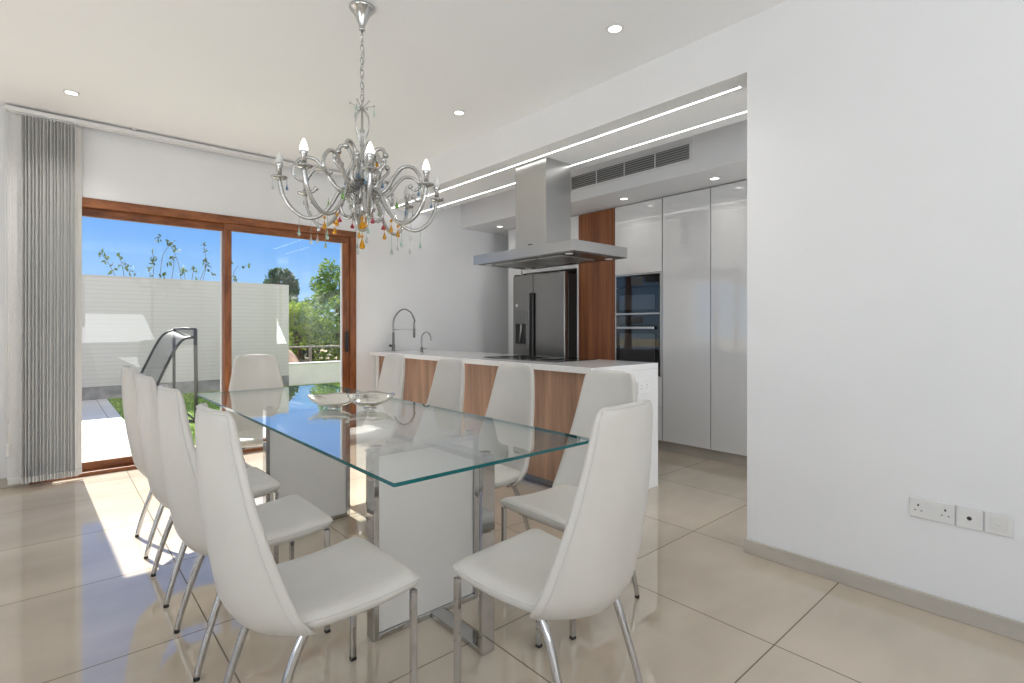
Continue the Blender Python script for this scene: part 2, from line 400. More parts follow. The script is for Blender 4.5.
# ------------------------------------------------------------------ dining chairs
def back_shell():
    nu, nv = 20, 30; rear = []; front = []
    z0, z1 = .368, .985
    for j in range(nv+1):
        v = .5-.5*math.cos(PI*j/nv); z = z0+(z1-z0)*v
        k = min(1, max(0, (v-.10)/.90)); hw = .230-(.230-.143)*k**1.22
        ct, cb = .034, .085          # rounded corners
        if z > z1-ct: q = (z-(z1-ct))/ct; hw -= ct*(1-math.sqrt(max(0,1-q*q)))
        if z < z0+cb: q = ((z0+cb)-z)/cb; hw -= cb*(1-math.sqrt(max(0,1-q*q)))*.9
        xc = -.218-.080*v-.020*math.sin(PI*v)+.035*(max(0,.16-v)/.16)**1.5
        am = .085*(1-v)**1.2+.034
        th = .046*(max(0,1-abs(2*v-1)**14))**.5*(1-.25*v)
        zz = z
        for i in range(nu+1):
            u = math.sin(PI/2*(-1+2*i/nu)); y = hw*u
            e = (max(0,1-abs(u)**10))**.5
            x = xc + am*abs(u)**2.1
            top = .006*(1-u*u)*(1 if v > .9 else 0)*(v-.9)/.1 if v > .9 else 0
            rear.append((x-th*.35*e, y, zz+top)); front.append((x+th*.65*e, y, zz+top))
    W = nu+1; mb = MB(); n = len(rear); fs = []
    for j in range(nv):
        for i in range(nu):
            a = j*W+i; fs.append([a, a+1, a+W+1, a+W]); fs.append([n+a, n+a+W, n+a+W+1, n+a+1])
    for j in range(nv): fs.append([j*W, j*W+W, n+j*W+W, n+j*W]); a = j*W+nu; fs.append([a, n+a, n+a+W, a+W])
    for i in range(nu): fs.append([i, n+i, n+i+1, i+1]); a = nv*W+i; fs.append([a, a+1, n+a+1, n+a])
    mb.add(rear+front, fs, True)
    path = [Vector(rear[j*W+2]) + Vector((-.001,0,0)) for j in range(2, nv-1)] + [Vector(rear[(nv-2)*W+i])+Vector((-.001,0,0)) for i in range(3, nu-2)] + [Vector(rear[j*W+nu-2])+Vector((-.001,0,0)) for j in range(nv-2, 1, -1)]
    return mb, path
def seat_mb():
    nx, ny = 18, 18; top = []; bot = []
    for i in range(nx+1):
        s = math.sin(PI/2*(-1+2*i/nx)); x = .044+.204*s
        for j in range(ny+1):
            u = math.sin(PI/2*(-1+2*j/ny)); hw = .2075+.0095*s
            # rounded plan corners
            cx = max(0, (abs(s)-.86)/.14); y = hw*u*(1-.075*cx*cx*1.0)
            e = (max(0,1-abs(u)**8))**.5*(max(0,1-abs(s)**9))**.5
            sag = .016*(s*s) - .010*(1-u*u)*(1-s*s) + .004*s
            zc = .411+sag
            top.append((x, y, zc+.031*e)); bot.append((x, y, zc-.031*e))
    W = ny+1; n = len(top); fs = []
    for i in range(nx):
        for j in range(ny):
            a = i*W+j; fs.append([a, a+1, a+W+1, a+W]); fs.append([n+a, n+a+W, n+a+W+1, n+a+1])
    for i in range(nx):
        fs.append([i*W, (i+1)*W, n+(i+1)*W, n+i*W]); a = i*W+ny; fs.append([a, n+a, n+a+W, a+W])
    for j in range(ny):
        fs.append([j, n+j, n+j+1, j+1]); a = nx*W+j; fs.append([a, a+1, n+a+1, n+a])
    mb = MB().add(top+bot, fs, True)
    loop = []
    for j in range(1, ny): loop.append(Vector(top[(nx-1)*W+j]))
    side1 = [Vector(top[i*W+ny-1]) for i in range(nx-1, 2, -1)]; side0 = [Vector(top[i*W+1]) for i in range(2, nx)]
    return mb, side0+loop+side1
def make_chair():
    t = thing('dining_chair', 'x', 'chair', group='white leather dining chairs round the glass table')
    mb, path = seat_mb(); s = mb.build('seat', 'leather', t)
    MB().tube([p+Vector((0,0,-.002)) for p in path], .0028, 6).build('piping', 'piping', s)
    mb, path = back_shell(); b = mb.build('backrest', 'leather', t)
    MB().tube(path, .0026, 6).build('piping', 'piping', b)
    u = MB(); u.box(-.12,.19,-.15,.15,.378,.392,.003)
    u.build('seat_frame', 'chrome', t)
    for sg in (-1, 1):
        l = MB(); l.box(.213, .232, sg*.203-.0095, sg*.203+.0095, .010, .405, .003)
        lo = l.build('leg', 'chrome', t)
        MB().box(.2125, .2325, sg*.203-.010, sg*.203+.010, 0, .011, .002).build('foot_cap', 'rubber', lo)
    for sg in (-1, 1):
        pts = smooth_path([(-.085, sg*.172, .40), (-.125, sg*.172, .32), (-.168, sg*.178, .20), (-.202, sg*.184, .09), (-.222, sg*.186, .010)], 5)
        n = len(pts); l = MB().tube(pts, [.0145-.0045*i/(n-1) for i in range(n)], 10)
        lo = l.build('leg', 'chrome', t)
        MB().lathe([(.0102,0),(.0102,.011),(.009,.012)], (-.222, sg*.186, 0), 12).build('foot_cap', 'rubber', lo)
    return t
chair = make_chair()
spots = [
 (.600,1.585, 1, 'white leather dining chair on the left side, nearest the camera'),
 (.595,2.225, 0, 'white leather dining chair on the left side, second from the camera'),
 (.595,2.845, 0, 'white leather dining chair on the left side, third from the camera'),
 (.595,3.475, 0, 'white leather dining chair on the left side, closest to the sliding door'),
 (1.73,1.555, 180, 'white leather dining chair beside the near end of the wooden island front'),
 (1.715,2.21, 180, 'second white dining chair on the island side, counted from the near one'),
 (1.715,2.85, 180, 'third white dining chair on the island side, counted from the near one'),
 (1.715,3.60, 180, 'white leather dining chair on the island side, farthest from the camera'),
 (1.196,1.160, 96, 'white leather dining chair pulled in at the near end of the table'),
 (1.13,3.99, -99, 'white leather dining chair at the far end of the table by the door'),
]
for i, (x, y, a, lb) in enumerate(spots):
    c = chair if i == 0 else copy_tree(chair)
    c.location = (x, y, 0); c.rotation_euler = (0,0,R(a)); c['label'] = lb

# ------------------------------------------------------------------ glass table
T = thing('dining_table', 'long rectangular glass table on two white and chrome pedestals', 'table', (1.19,2.7,0))
tx, ty = -1.19, -2.7
X0, X1, Y0, Y1 = .742, 1.636, 1.352, 4.06
g = MB(); bm = bmesh.new()
poly = []
for (cx, cy, a0) in ((X1-.006,Y1-.006,0),(X0+.006,Y1-.006,90),(X0+.006,Y0+.006,180),(X1-.006,Y0+.006,270)):
    for k in range(4): a = R(a0+30*k); poly.append((cx+.006*math.cos(a)+tx, cy+.006*math.sin(a)+ty))
n = len(poly); zb, zt = .738, .750
vs = [(a,b,zb) for a,b in poly]+[(a,b,zt) for a,b in poly]
g.add(vs, [list(range(n))[::-1], list(range(n,2*n))], False, 0)
g.add(vs, [[i,(i+1)%n,(i+1)%n+n,i+n] for i in range(n)], False, 1)
bm.free(); g.build('glass_top', ['tableglass','glass_edge'], T, fixn=False)
def loopframe(kind, c, a0, a1, z1=.726, w=.03, t=.022, c2=0):
    f = MB()
    if kind == 'x':
        f.box(a0, a0+t, c-w, c+w, 0, z1, .002); f.box(a1-t, a1, c-w, c+w, 0, z1, .002)
        f.box(a0+t, a1-t, c-w, c+w, 0, t, .002); f.box(a0+t, a1-t, c-w, c+w, z1-t, z1, .002)
    else:
        if c2 < 0: f.box(c-w, c+w, a0, a0+t, 0, z1, .002)
        else: f.box(c-w, c+w, a1-t, a1, 0, z1, .002)
        f.box(c-w, c+w, a0+(t if c2<0 else 0), a1-(0 if c2<0 else t), 0, t, .002); f.box(c-w, c+w, a0+(t if c2<0 else 0), a1-(0 if c2<0 else t), z1-t, z1, .002)
    f.v = [(p[0]+tx, p[1]+ty, p[2]) for p in f.v]
    return f.build('pedestal_frame', 'chrome', T)
for (yc, s) in ((1.865,-1),(3.19,1)):
    loopframe('x', yc, .922, 1.425)
    b0 = yc+s*.032; b1 = yc+s*.37; loopframe('y', 1.207, min(b0,b1), max(b0,b1), c2=s)
    p = MB().box(.945+tx, 1.402+tx, yc-.018+ty, yc+.018+ty, .023, .703, .001)
    p.build('pedestal_panel', 'tablepanel', T)
    for (x, y) in ((.95,yc),(1.40,yc),(1.207,b1-s*.02)):
        MB().lathe([(.012,.726),(.012,.730),(.020,.7335),(.020,.738)], (x+tx,y+ty,0), 16).build('glass_spacer', 'chrome', T)

# ------------------------------------------------------------------ leaf bowl on the table
def leaf_dish(parent, cx, cy, ang, length, width, depth, tip, tilt=0):
    nu, nv = 24, 12; a = []; b = []
    for i in range(nu+1):
        s = -1+2*i/nu; hw = width/2*(max(0,1-abs(s)**2.2))**.8+.0008
        for j in range(nv+1):
            u = -1+2*j/nv
            z = .012 + tip*abs(s)**2.4 + depth*(abs(u)**2.2)*(1-.55*abs(s)**2)*(.35+.65*(1-abs(s)**2)) + tilt*s + .020*u*(1-abs(s)**2)
            a.append((s*length/2, u*hw, z)); b.append((s*length/2*.99, u*hw*.97, z+.0035))
    W = nv+1; n = len(a); fs = []
    for i in range(nu):
        for j in range(nv):
            k = i*W+j; fs.append([k,k+1,k+W+1,k+W]); fs.append([n+k,n+k+W,n+k+W+1,n+k+1])
    for i in range(nu): fs.append([i*W,(i+1)*W,n+(i+1)*W,n+i*W]); k = i*W+nv; fs.append([k,n+k,n+k+W,k+W])
    ca, sa = math.cos(ang), math.sin(ang)
    tr = lambda p: (cx+p[0]*ca-p[1]*sa, cy+p[0]*sa+p[1]*ca, p[2])
    return MB().add([tr(p) for p in a+b], fs, True).build('leaf_dish', 'silver', parent)
B = thing('leaf_bowl', 'silver double leaf-shaped bowl standing on the glass table top', 'bowl', (1.255,2.76,.750))
aR = math.atan2(-.662,.749)
MB().lathe([(.0,0),(.035,.0),(.036,.004),(.014,.008),(.012,.0155),(.0,.016)], (.078,-.062,0), 20).build('foot','silver',B)
MB().lathe([(.0,0),(.035,.0),(.036,.004),(.014,.008),(.012,.0155),(.0,.016)], (-.072,.075,0), 20).build('foot','silver',B)
leaf_dish(B, .078, -.062, aR+R(6), .27, .17, .050, .060)
leaf_dish(B, -.072, .075, aR-R(4), .30, .15, .042, .052)

# ------------------------------------------------------------------ kitchen island
ISL = thing('kitchen_island', 'long kitchen island with walnut front and white waterfall end', 'island', (2.66,2.22,0))
ox, oy = -2.66, -2.22
def ib(name, m, x0, x1, y0, y1, z0, z1, b=.002, parent=None):
    return MB().box(x0+ox, x1+ox, y0+oy, y1+oy, z0, z1, b, 1).build(name, m, parent or ISL)
IY0, IY1 = 2.225, 5.415
ib('worktop', 'quartz', 2.665, 3.44, IY0, IY1, .888, .93)
ib('end_panel', 'quartz', 2.70, 3.44, IY0, IY0+.045, 0, .8875)
ib('front_panel', 'walnut', 2.755, 2.775, IY0+.046, IY1-.06, .07, .887)
ib('plinth', 'steel_dark', 2.80, 2.82, IY0+.046, IY1-.06, 0, .069)
ib('carcass', 'lacquer_in', 2.776, 3.40, IY0+.046, IY1-.06, .07, .887)
ib('end_panel', 'quartz', 2.74, 3.43, IY1-.059, IY1, 0, .8875)
HB = thing('induction_hob', 'black glass hob set into the white island worktop under the hood', 'hob', (3.13,3.2,.930))
MB().box(-.25,.25,-.44,.44,.0005,.006,.002).build('glass_plate', 'blackglass', HB)
for (a, b, q) in ((-.1,-.26,.1),(.1,-.26,.08),(-.02,.02,.12),(-.1,.28,.08),(.1,.28,.1)):
    MB().lathe([(q,.0062),(q+.002,.0066),(q+.004,.0062)], (a,b,0), 32).build('cooking_ring', 'steel_dark', HB)
# socket on the end panel
def socket_plate(root, w, h, frame='x'):
    pass
SK = thing('island_socket', 'white double socket on the white end panel of the island', 'socket', (3.245,2.2235,.76))
MB().box(-.073,.073,-.009,0,-.042,.042,.003).build('face_plate', 'plastic', SK)
for cx in (-.035,.035):
    q = MB(); q.box(cx-.003,cx+.003,-.0098,-.0088,.012,.020); q.box(cx-.014,cx-.008,-.0098,-.0088,-.010,-.006); q.box(cx+.008,cx+.014,-.0098,-.0088,-.010,-.006)
    q.build('socket_pins', 'plastic_dk', SK)
# taps
TP = thing('kitchen_tap', 'tall chrome spring tap with an arched spout on the island', 'tap', (2.90,5.30,.930))
MB().lathe([(.027,0),(.027,.006),(.018,.01),(.018,.07),(.014,.075),(.014,.20),(.009,.21)], (0,0,0), 20).build('tap_body', 'steel_dark', TP)
tdx, tdy = .749, -.662
pts = smooth_path([(0,0,.20),(0,0,.31),(.02*tdx,.02*tdy,.39),(.075*tdx,.075*tdy,.452),(.135*tdx,.135*tdy,.47),(.20*tdx,.20*tdy,.43),(.235*tdx,.235*tdy,.36),(.245*tdx,.245*tdy,.33)], 6)
MB().tube(pts, .009, 10).build('arched_spout', 'steel_dark', TP)
q = [(.238*tdx,.238*tdy,.34),(.236*tdx,.236*tdy,.30),(.236*tdx,.236*tdy,.27),(.236*tdx,.236*tdy,.15)]
MB().tube(q, [.011,.010,.012,.014], 10).build('spray_head', 'steel_dark', TP)
MB().tube([(0,0,.24),(.22*tdx,.22*tdy,.24)], .004, 6).build('holder_arm', 'chrome', TP)
MB().tube([(0,0,.055),(-.035*tdx,-.035*tdy,.06),(-.045*tdx,-.045*tdy,.06)], [.008,.014,.014], 10).build('lever', 'black', TP)
TP2 = thing('filter_tap', 'small chrome swan-neck tap beside the tall tap', 'tap', (2.95,4.78,.930))
MB().lathe([(.020,0),(.020,.005),(.013,.01),(.012,.06)], (0,0,0), 16).build('tap_body', 'steel_dark', TP2)
pts = smooth_path([(0,0,.05),(0,0,.15),(.012*tdx,.012*tdy,.19),(.045*tdx,.045*tdy,.215),(.08*tdx,.08*tdy,.20),(.095*tdx,.095*tdy,.16),(.098*tdx,.098*tdy,.125)], 6)
MB().tube(pts, .007, 10).build('swan_neck', 'steel_dark', TP2)
MB().tube([(0,0,.04),(.045*tdx,.045*tdy,.04)], .005, 8).build('lever', 'steel_dark', TP2)

# ------------------------------------------------------------------ cooker hood
H = thing('cooker_hood', 'stainless steel island cooker hood hanging from the lowered ceiling', 'cooker hood', (3.11,3.12,1.75))
hx, hy = -3.11, -3.12
def rr(x0,x1,y0,y1,rad,sel=(1,1,1,1),k=6):
    o = []
    for (cx,cy,a0,s) in ((x1-rad,y1-rad,0,sel[0]),(x0+rad,y1-rad,90,sel[1]),(x0+rad,y0+rad,180,sel[2]),(x1-rad,y0+rad,270,sel[3])):
        if s:
            for i in range(k+1): a = R(a0+90*i/k); o.append((cx+rad*math.cos(a), cy+rad*math.sin(a)))
        else: o.append((cx+(rad if a0 in (0,270) else -rad), cy+(rad if a0 in (0,90) else -rad)))
    return o
MB().prism(rr(2.80+hx,3.455+hx,2.50+hy,3.68+hy,.035,(1,0,0,1)), .0, .078, 'xy').build('canopy', 'steel', H)
MB().box(2.83+hx,3.425+hx,2.54+hy,3.64+hy,-.006,.0,.001,1).build('underside_plate', 'steel_dark', H)
for k in range(3):
    y0 = 2.72+k*.27; f = MB().box(2.90+hx,3.30+hx,y0+hy,y0+.25+hy,-.012,-.006,.002,1)
    fo = f.build('grease_filter', 'steel', H)
for (a,b) in ((2.88,2.62),(3.35,2.62),(2.88,3.56),(3.35,3.56)):
    MB().lathe([(.03,-.010),(.03,-.006)], (a+hx,b+hy,0), 16).build('hood_lamp', 'plastic', H)
MB().box(2.965+hx,3.26+hx,2.945+hy,3.31+hy,.078,ZS-1.75-.001,.002,1).build('chimney', 'steel', H)
MB().box(2.9635+hx,2.9655+hx,3.10+hy,3.155+hy,.125,.133).build('badge', 'steel_dark', H)

# ------------------------------------------------------------------ tall kitchen units
XC = 4.42; TOPC = ZBK-.006
def unit(name, label, y0, y1, cat='cabinet', group='white gloss tall kitchen units'):
    return thing(name, label, cat, (XC, (y0+y1)/2, 0), 0, group)
def up(root, name, m, x0, x1, y0, y1, z0, z1, b=.0015, par=None):
    cy = root.location.y
    return MB().box(x0-XC, x1-XC, y0-cy, y1-cy, z0, z1, b, 1).build(name, m, par or root)
def tall(y0, y1, label):
    u = unit('tall_cabinet', label, y0, y1)
    up(u, 'carcass', 'lacquer_in', XC+.022, XK-.01, y0+.001, y1-.001, .10, TOPC)
    up(u, 'door', 'lacquer', XC, XC+.02, y0+.002, y1-.002, .105, TOPC-.004)
    return u
tall(1.33,1.826,'glossy white tall kitchen cabinet partly hidden by the right wall')
tall(1.83,2.320,'glossy white full-height cabinet next to the right wall edge')
tall(2.324,2.812,'glossy white full-height cabinet right of the built-in ovens')
OU = unit('oven_cabinet', 'white tall cabinet housing the two built-in black ovens', 2.816, 3.378)
up(OU, 'carcass', 'lacquer_in', XC+.46, XK-.01, 2.818, 3.376, .10, TOPC)
up(OU, 'side_panel', 'lacquer_in', XC+.002, XC+.459, 2.818, 2.826, .10, TOPC)
up(OU, 'side_panel', 'lacquer_in', XC+.002, XC+.459, 3.368, 3.376, .10, TOPC)
up(OU, 'door', 'lacquer', XC, XC+.02, 2.818, 3.376, 1.738, TOPC-.004)
up(OU, 'drawer', 'lacquer', XC, XC+.02, 2.818, 3.376, .42, .715)
up(OU, 'drawer', 'lacquer', XC, XC+.02, 2.818, 3.376, .105, .416)
up(OU, 'metal_profile', 'steel', XC-.003, XC+.02, 2.8265, 2.838, .72, 1.73)
up(OU, 'metal_profile', 'steel', XC-.003, XC+.02, 3.36, 3.3675, .72, 1.73)
up(OU, 'metal_profile', 'steel', XC+.0, XC+.02, 2.84, 3.358, 1.722, 1.735)
def oven(name, label, z0, z1, split, handle):
    o = thing(name, label, 'oven', (XC, 3.1, z0), 0)
    bx = lambda n, m, x0, x1, y0, y1, a, b, p=None, bv=.0015: MB().box(x0, x1, y0-3.1, y1-3.1, a-z0, b-z0, bv, 1).build(n, m, p or o)
    bx('oven_body', 'black', .02, .44, 2.845, 3.352, z0+.004, z1-.004)
    bx('control_panel', 'blackglass', -.004, .018, 2.841, 3.357, split+.002, z1)
    dr = bx('oven_door', 'blackglass', -.006, .018, 2.841, 3.357, z0, split-.002)
    bx('door_window', 'ovenwin', -.008, -.0062, 2.89, 3.31, z0+.05, split-.08, dr, 0)
    if handle:
        h = MB().box(-.05, -.036, 2.88-3.1, 3.32-3.1, split-.035-z0, split-.012-z0, .004)
        for yy in (2.92-3.1, 3.28-3.1): h.box(-.036, -.006, yy-.008, yy+.008, split-.03-z0, split-.017-z0, .002)
        h.build('door_handle', 'steel', dr)
    else:
        bx('trim_strip', 'steel', -.009, -.004, 2.841, 3.357, z0-.0, z0+.016, dr)
    bx('display', 'plastic_dk', -.0048, -.0042, 3.03, 3.17, split+.02, z1-.02, None, 0)
    return o
oven('microwave_oven', 'upper built-in black glass compact oven', 1.325, 1.718, 1.60, False)
oven('built_in_oven', 'lower built-in black glass oven with a steel bar handle', .725, 1.318, 1.215, True)
WP = unit('wood_tall_panel', 'tall walnut kitchen panel between fridge and ovens', 3.382, 3.880, 'cabinet', None)
up(WP, 'wood_front', 'walnut2', XC, XC+.02, 3.384, 3.874, .105, TOPC-.004)
up(WP, 'carcass', 'lacquer_in', XC+.022, XK-.01, 3.384, 3.874, .10, TOPC)
FP = unit('fridge_surround', 'white side panels and top cupboard around the fridge', 3.882, 5.07, 'cabinet', None)
up(FP, 'side_panel', 'lacquer', XC-.008, XK-.01, 3.878, 3.896, 0.0, TOPC)
up(FP, 'cupboard_door', 'lacquer', XC, XC+.02, 3.90, 4.80, 1.862, TOPC-.004)
up(FP, 'carcass', 'lacquer_in', XC+.022, XK-.01, 3.90, 4.80, 1.862, TOPC)
up(FP, 'side_panel', 'lacquer', XC, XK-.01, 4.83, 5.07, 0.0, TOPC)
up(FP, 'gap_shade', 'gap', XC+.03, XK-.02, 4.80, 4.826, 0.0, 1.862)  # solid dark filler stands in for the shade between the panels
struct('baseboard_kitchen', MB().box(XC+.05, XC+.07, 1.33, 3.875, 0, .098), 'skirt')
# fridge
FR = thing('fridge', 'dark steel french-door fridge with a water dispenser', 'fridge', (4.22, 3.905, 0))
W_, HT = .86, 1.815
def fb(name, m, x0,x1,y0,y1,z0,z1,b=.004,par=None,seg=2): return MB().box(x0,x1,y0,y1,z0,z1,b,seg).build(name,m,par or FR)
fb('body', 'black', .062,.76, 0,W_-.01,.02,HT-.02)
dr = fb('door', 'fridge', 0,.058, .002,.50,.78,HT,.012,None,3)
dl = fb('door', 'fridge', 0,.058, .508,W_-.008,.78,HT,.012,None,3)
fb('drawer', 'fridge', 0,.058, .002,W_-.008,.42,.772,.012,None,3)
fb('drawer', 'fridge', 0,.058, .002,W_-.008,.05,.412,.012,None,3)
fb('door_handle', 'black', -.03,-.005,.475,.497,.84,1.60,.008,dr); fb('door_handle', 'black', -.03,-.005,.512,.534,.84,1.60,.008,dl)
dp = fb('water_dispenser', 'steel_dark', -.006,.004,.60,.81,.98,1.40,.003,dl)
fb('dispenser_recess', 'black', -.009,-.005,.615,.795,1.0,1.24,.001,dl)
MB().tube(smooth_path([(-.012,.69,1.23),(-.022,.685,1.15),(-.018,.70,1.08),(-.012,.72,1.02)],5),.010,8).build('dispenser_lever','steel',dl)
fb('sticker', 'plastic', -.0015,.001,.76,.80,1.44,1.475,.0,dl)
fb('hinge_cover', 'black', .01,.12,.01,.08,HT,HT+.015,.003); fb('hinge_cover', 'black', .01,.12,W_-.09,W_-.02,HT,HT+.015,.003)
for (a,b) in ((.1,.05),(.1,W_-.06),(.7,.05),(.7,W_-.06)): MB().lathe([(.02,0),(.02,.02)],(a,b,0),10).build('foot','black',FR)

# ------------------------------------------------------------------ air vent on the bulkhead
V = thing('air_vent', 'long slatted air conditioning vent in the kitchen bulkhead', 'vent', (XBK, 3.2, 2.64))
VY0, VY1 = -.955, .99; vz = .062
f = MB(); f.box(-.008,0,VY0-.035,VY1+.035,vz,vz+.024,.001,1); f.box(-.008,0,VY0-.035,VY1+.035,-vz-.024,-vz,.001,1)
f.box(-.008,0,VY0-.035,VY0,-vz,vz,.001,1); f.box(-.008,0,VY1,VY1+.035,-vz,vz,.001,1)
f.build('vent_frame', 'plastic', V)
MB().box(-.002,-.0005,VY0,VY1,-vz,vz).build('vent_backing','vent_dark',V)
for k in range(6):
    z = -vz+.012+k*.020; q = MB(); q.box(-.007,-.002,VY0,VY1,z-.004,z+.004); q.build('vent_slat','steel',V)
for k in range(1,6):
    y = VY0+(VY1-VY0)*k/6; MB().box(-.0082,-.002,y-.005,y+.005,-vz,vz).build('vent_divider','plastic',V)

# ------------------------------------------------------------------ lights fitted in the ceilings
def downlight(x, y, z, label, power, group):
    o = thing('downlight', label, 'downlight', (x,y,z), 0, group)
    MB().lathe([(.036,-.001),(.036,-.006),(.046,-.004),(.048,-.0005)], (0,0,0), 28).build('trim_ring','plastic',o)
    MB().lathe([(.0,-.004),(.0355,-.004)], (0,0,0), 28).build('lamp_lens','emit_lamp',o,fixn=False)
    if power:
        l = bpy.data.lights.new('downlight_lamp','SPOT'); l.energy = power; l.spot_size = R(130); l.spot_blend = .9; l.shadow_soft_size = .05; l.color = (1,.96,.9)
        lo = bpy.data.objects.new('downlight_lamp', l); COL.objects.link(lo); lo.location = (x,y,z-.02)
    return o
g1 = 'round recessed downlights in the dining ceiling'; g2 = 'round recessed downlights under the kitchen bulkhead'
DPW = 25
downlight(.113,4.79,ZC,'round recessed ceiling downlight above the vertical blind',DPW,g1)
downlight(2.35,3.27,ZC,'round recessed ceiling downlight right of the chandelier',DPW,g1)
downlight(2.33,1.78,ZC,'round recessed ceiling downlight nearest the camera, above the near chairs',DPW,g1)
downlight(4.20,4.98,ZBK,'round recessed downlight left of the hood chimney under the bulkhead',3,g2)
downlight(4.20,3.10,ZBK,'round recessed downlight under the bulkhead above the ovens',3,g2)
downlight(4.20,2.17,ZBK,'round recessed downlight under the bulkhead beside the right wall',3,g2)
def led(x, y0, y1, label):
    o = thing('led_strip', label, 'light', (x,(y0+y1)/2,ZS), 0, 'linear lights in the lowered kitchen ceiling')
    h = (y1-y0)/2
    f = MB(); f.box(-.014,-.011,-h,h,-.004,0); f.box(.011,.014,-h,h,-.004,0); f.build('profile','plastic',o)
    MB().box(-.0108,.0108,-h,h,-.003,-.0002).build('diffuser','emit_led',o)
LEDP = 14
led(2.925,1.36,5.40,'thin white linear ceiling light nearer the dining table')
led(3.285,.9,5.40,'thin white linear ceiling light behind the hood chimney')

# ------------------------------------------------------------------ sockets on the right wall
def wall_plate(name, label, y0, y1, kind):
    c = (y0+y1)/2; o = thing(name, label, 'socket', (XR, c, .428)); h = (y1-y0)/2-.0015
    MB().box(-.009,0,-h,h,-.042,.042,.003).build('face_plate','plastic',o)
    if kind == 'double':
        for s in (-1,1):
            q = MB(); cy = s*.045
            q.box(-.0098,-.0088,cy-.003,cy+.003,.008,.017); q.box(-.0098,-.0088,cy-.014,cy-.008,-.012,-.008); q.box(-.0098,-.0088,cy+.008,cy+.014,-.012,-.008)
            q.build('socket_pins','plastic_dk',o)
        for s in (-1,1): MB().box(-.012,-.009,s*.010-.007,s*.010+.007,.012,.032,.001,1).build('rocker_switch','plastic',o)
    elif kind == 'tv':
        MB().lathe([(.008,-.0095),(.008,-.0088)],(0,0,0),16,'x').build('cable_hole','plastic_dk',o)
        q = MB(); q.box(-.0095,-.009,-.024,-.0225,-.03,.03); q.box(-.0095,-.009,.0225,.024,-.03,.03); q.build('groove','clearplastic',o)
    else:
        MB().lathe([(.0001,-.012),(.006,-.0115),(.007,-.009)],(0,0,0),16,'x').build('centre_cap','plastic',o)
        MB().box(-.0105,-.009,-.024,.024,-.026,.026,.001,1).build('insert','clearplastic',o)
wall_plate('double_socket','white double power socket on the right wall',.401,.554,'double')
wall_plate('cable_outlet','white outlet plate with one black hole on the right wall',.314,.400,'tv')
wall_plate('aerial_outlet','white outlet plate with a pale centre on the right wall',.226,.313,'aerial')

# ------------------------------------------------------------------ chandelier
CH = thing('chandelier', 'chrome crystal chandelier with coloured drops hanging over the glass table', 'chandelier', (1.203,2.525,ZC))
Z0 = 1.86-ZC      # hub level in local coordinates
q = MB().lathe([(.0,0),(.062,0),(.064,-.008),(.058,-.016),(.050,-.022),(.030,-.06),(.016,-.095),(.012,-.112),(.016,-.118),(.0,-.122)], (0,0,0), 28)
q.build('ceiling_canopy','chrome_d',CH)
MB().tube([(0,0,-.118),(0,0,-.17)], .005, 8).build('drop_rod','chrome_d',CH)
cm = MB(); zt_, zb_ = -.165, -.515; nl = 11; ll = (zt_-zb_)/nl
for k in range(nl):
    zc = zt_-(k+.5)*ll; pts = []
    for i in range(13):
        a = 2*PI*i/12; u = .0095*math.cos(a); v_ = (ll*.62)*math.sin(a)
        pts.append((u,0,zc+v_) if k%2 else (0,u,zc+v_))
    cm.tube(pts, .0022, 6, False)
cm.tube(smooth_path([(0,0,zt_),(.012,.004,-.24),(-.006,.01,-.33),(.008,0,-.42),(0,0,zb_)],6), .002, 6)
cm.build('chain','chrome_d',CH)
body = MB().lathe([(.0,Z0+.47),(.006,Z0+.465),(.006,Z0+.36),(.014,Z0+.35),(.008,Z0+.33),(.009,Z0+.2),(.022,Z0+.19),(.012,Z0+.17),(.012,Z0+.07),(.034,Z0+.05),(.040,Z0+.02),(.030,Z0-.02),(.014,Z0-.04),(.018,Z0-.06),(.010,Z0-.075),(.0,Z0-.095)], (0,0,0), 20)
body.build('column','chrome_d',CH)
# direction helpers: angle 0 faces the lens side, positive turns to the right
FW = Vector((.430,.903,0)); RT = Vector((.903,-.430,0))
def az(phi): return RT*math.sin(R(phi)) - FW*math.cos(R(phi))
def place(prof, phi, z0=Z0, tilt=True):
    d_ = az(phi); o = []
    for (r, z) in prof:
        r *= .91; z -= .012 if tilt else 0
        dz = -(.024/.43)*r*math.cos(R(phi-75)) if tilt else 0
        o.append(d_*r + Vector((0,0,z0+z+dz)))
    return o
drop_meshes = {}
def hang(p, m, L_=.035, W2=.009, parent=None, string=.02, name='crystal_drop'):
    k = (m, L_, W2, string)
    if k not in drop_meshes:
        q = string
        b = MB().lathe([(0,0),(.0011,-.001),(.0011,-q),(W2*.35,-q-L_*.25),(W2*.8,-q-L_*.6),(W2,-q-L_*.8),(W2*.7,-q-L_*.94),(0,-q-L_)], (0,0,0), 8)
        b.sm = [False]*len(b.sm); o = b.build(name, m, parent or CH); drop_meshes[k] = o.data
    else:
        o = bpy.data.objects.new(name, drop_meshes[k]); COL.objects.link(o); o.parent = parent or CH
    o.location = Vector(p); return o
def bead(p, r, parent=None):
    MB().ball(tuple(p), r, 7).build('crystal_bead','cr_amber',parent or CH)
lit = {-85:False,-40:True,5:True,50:True,95:False,140:False,185:True,230:False}
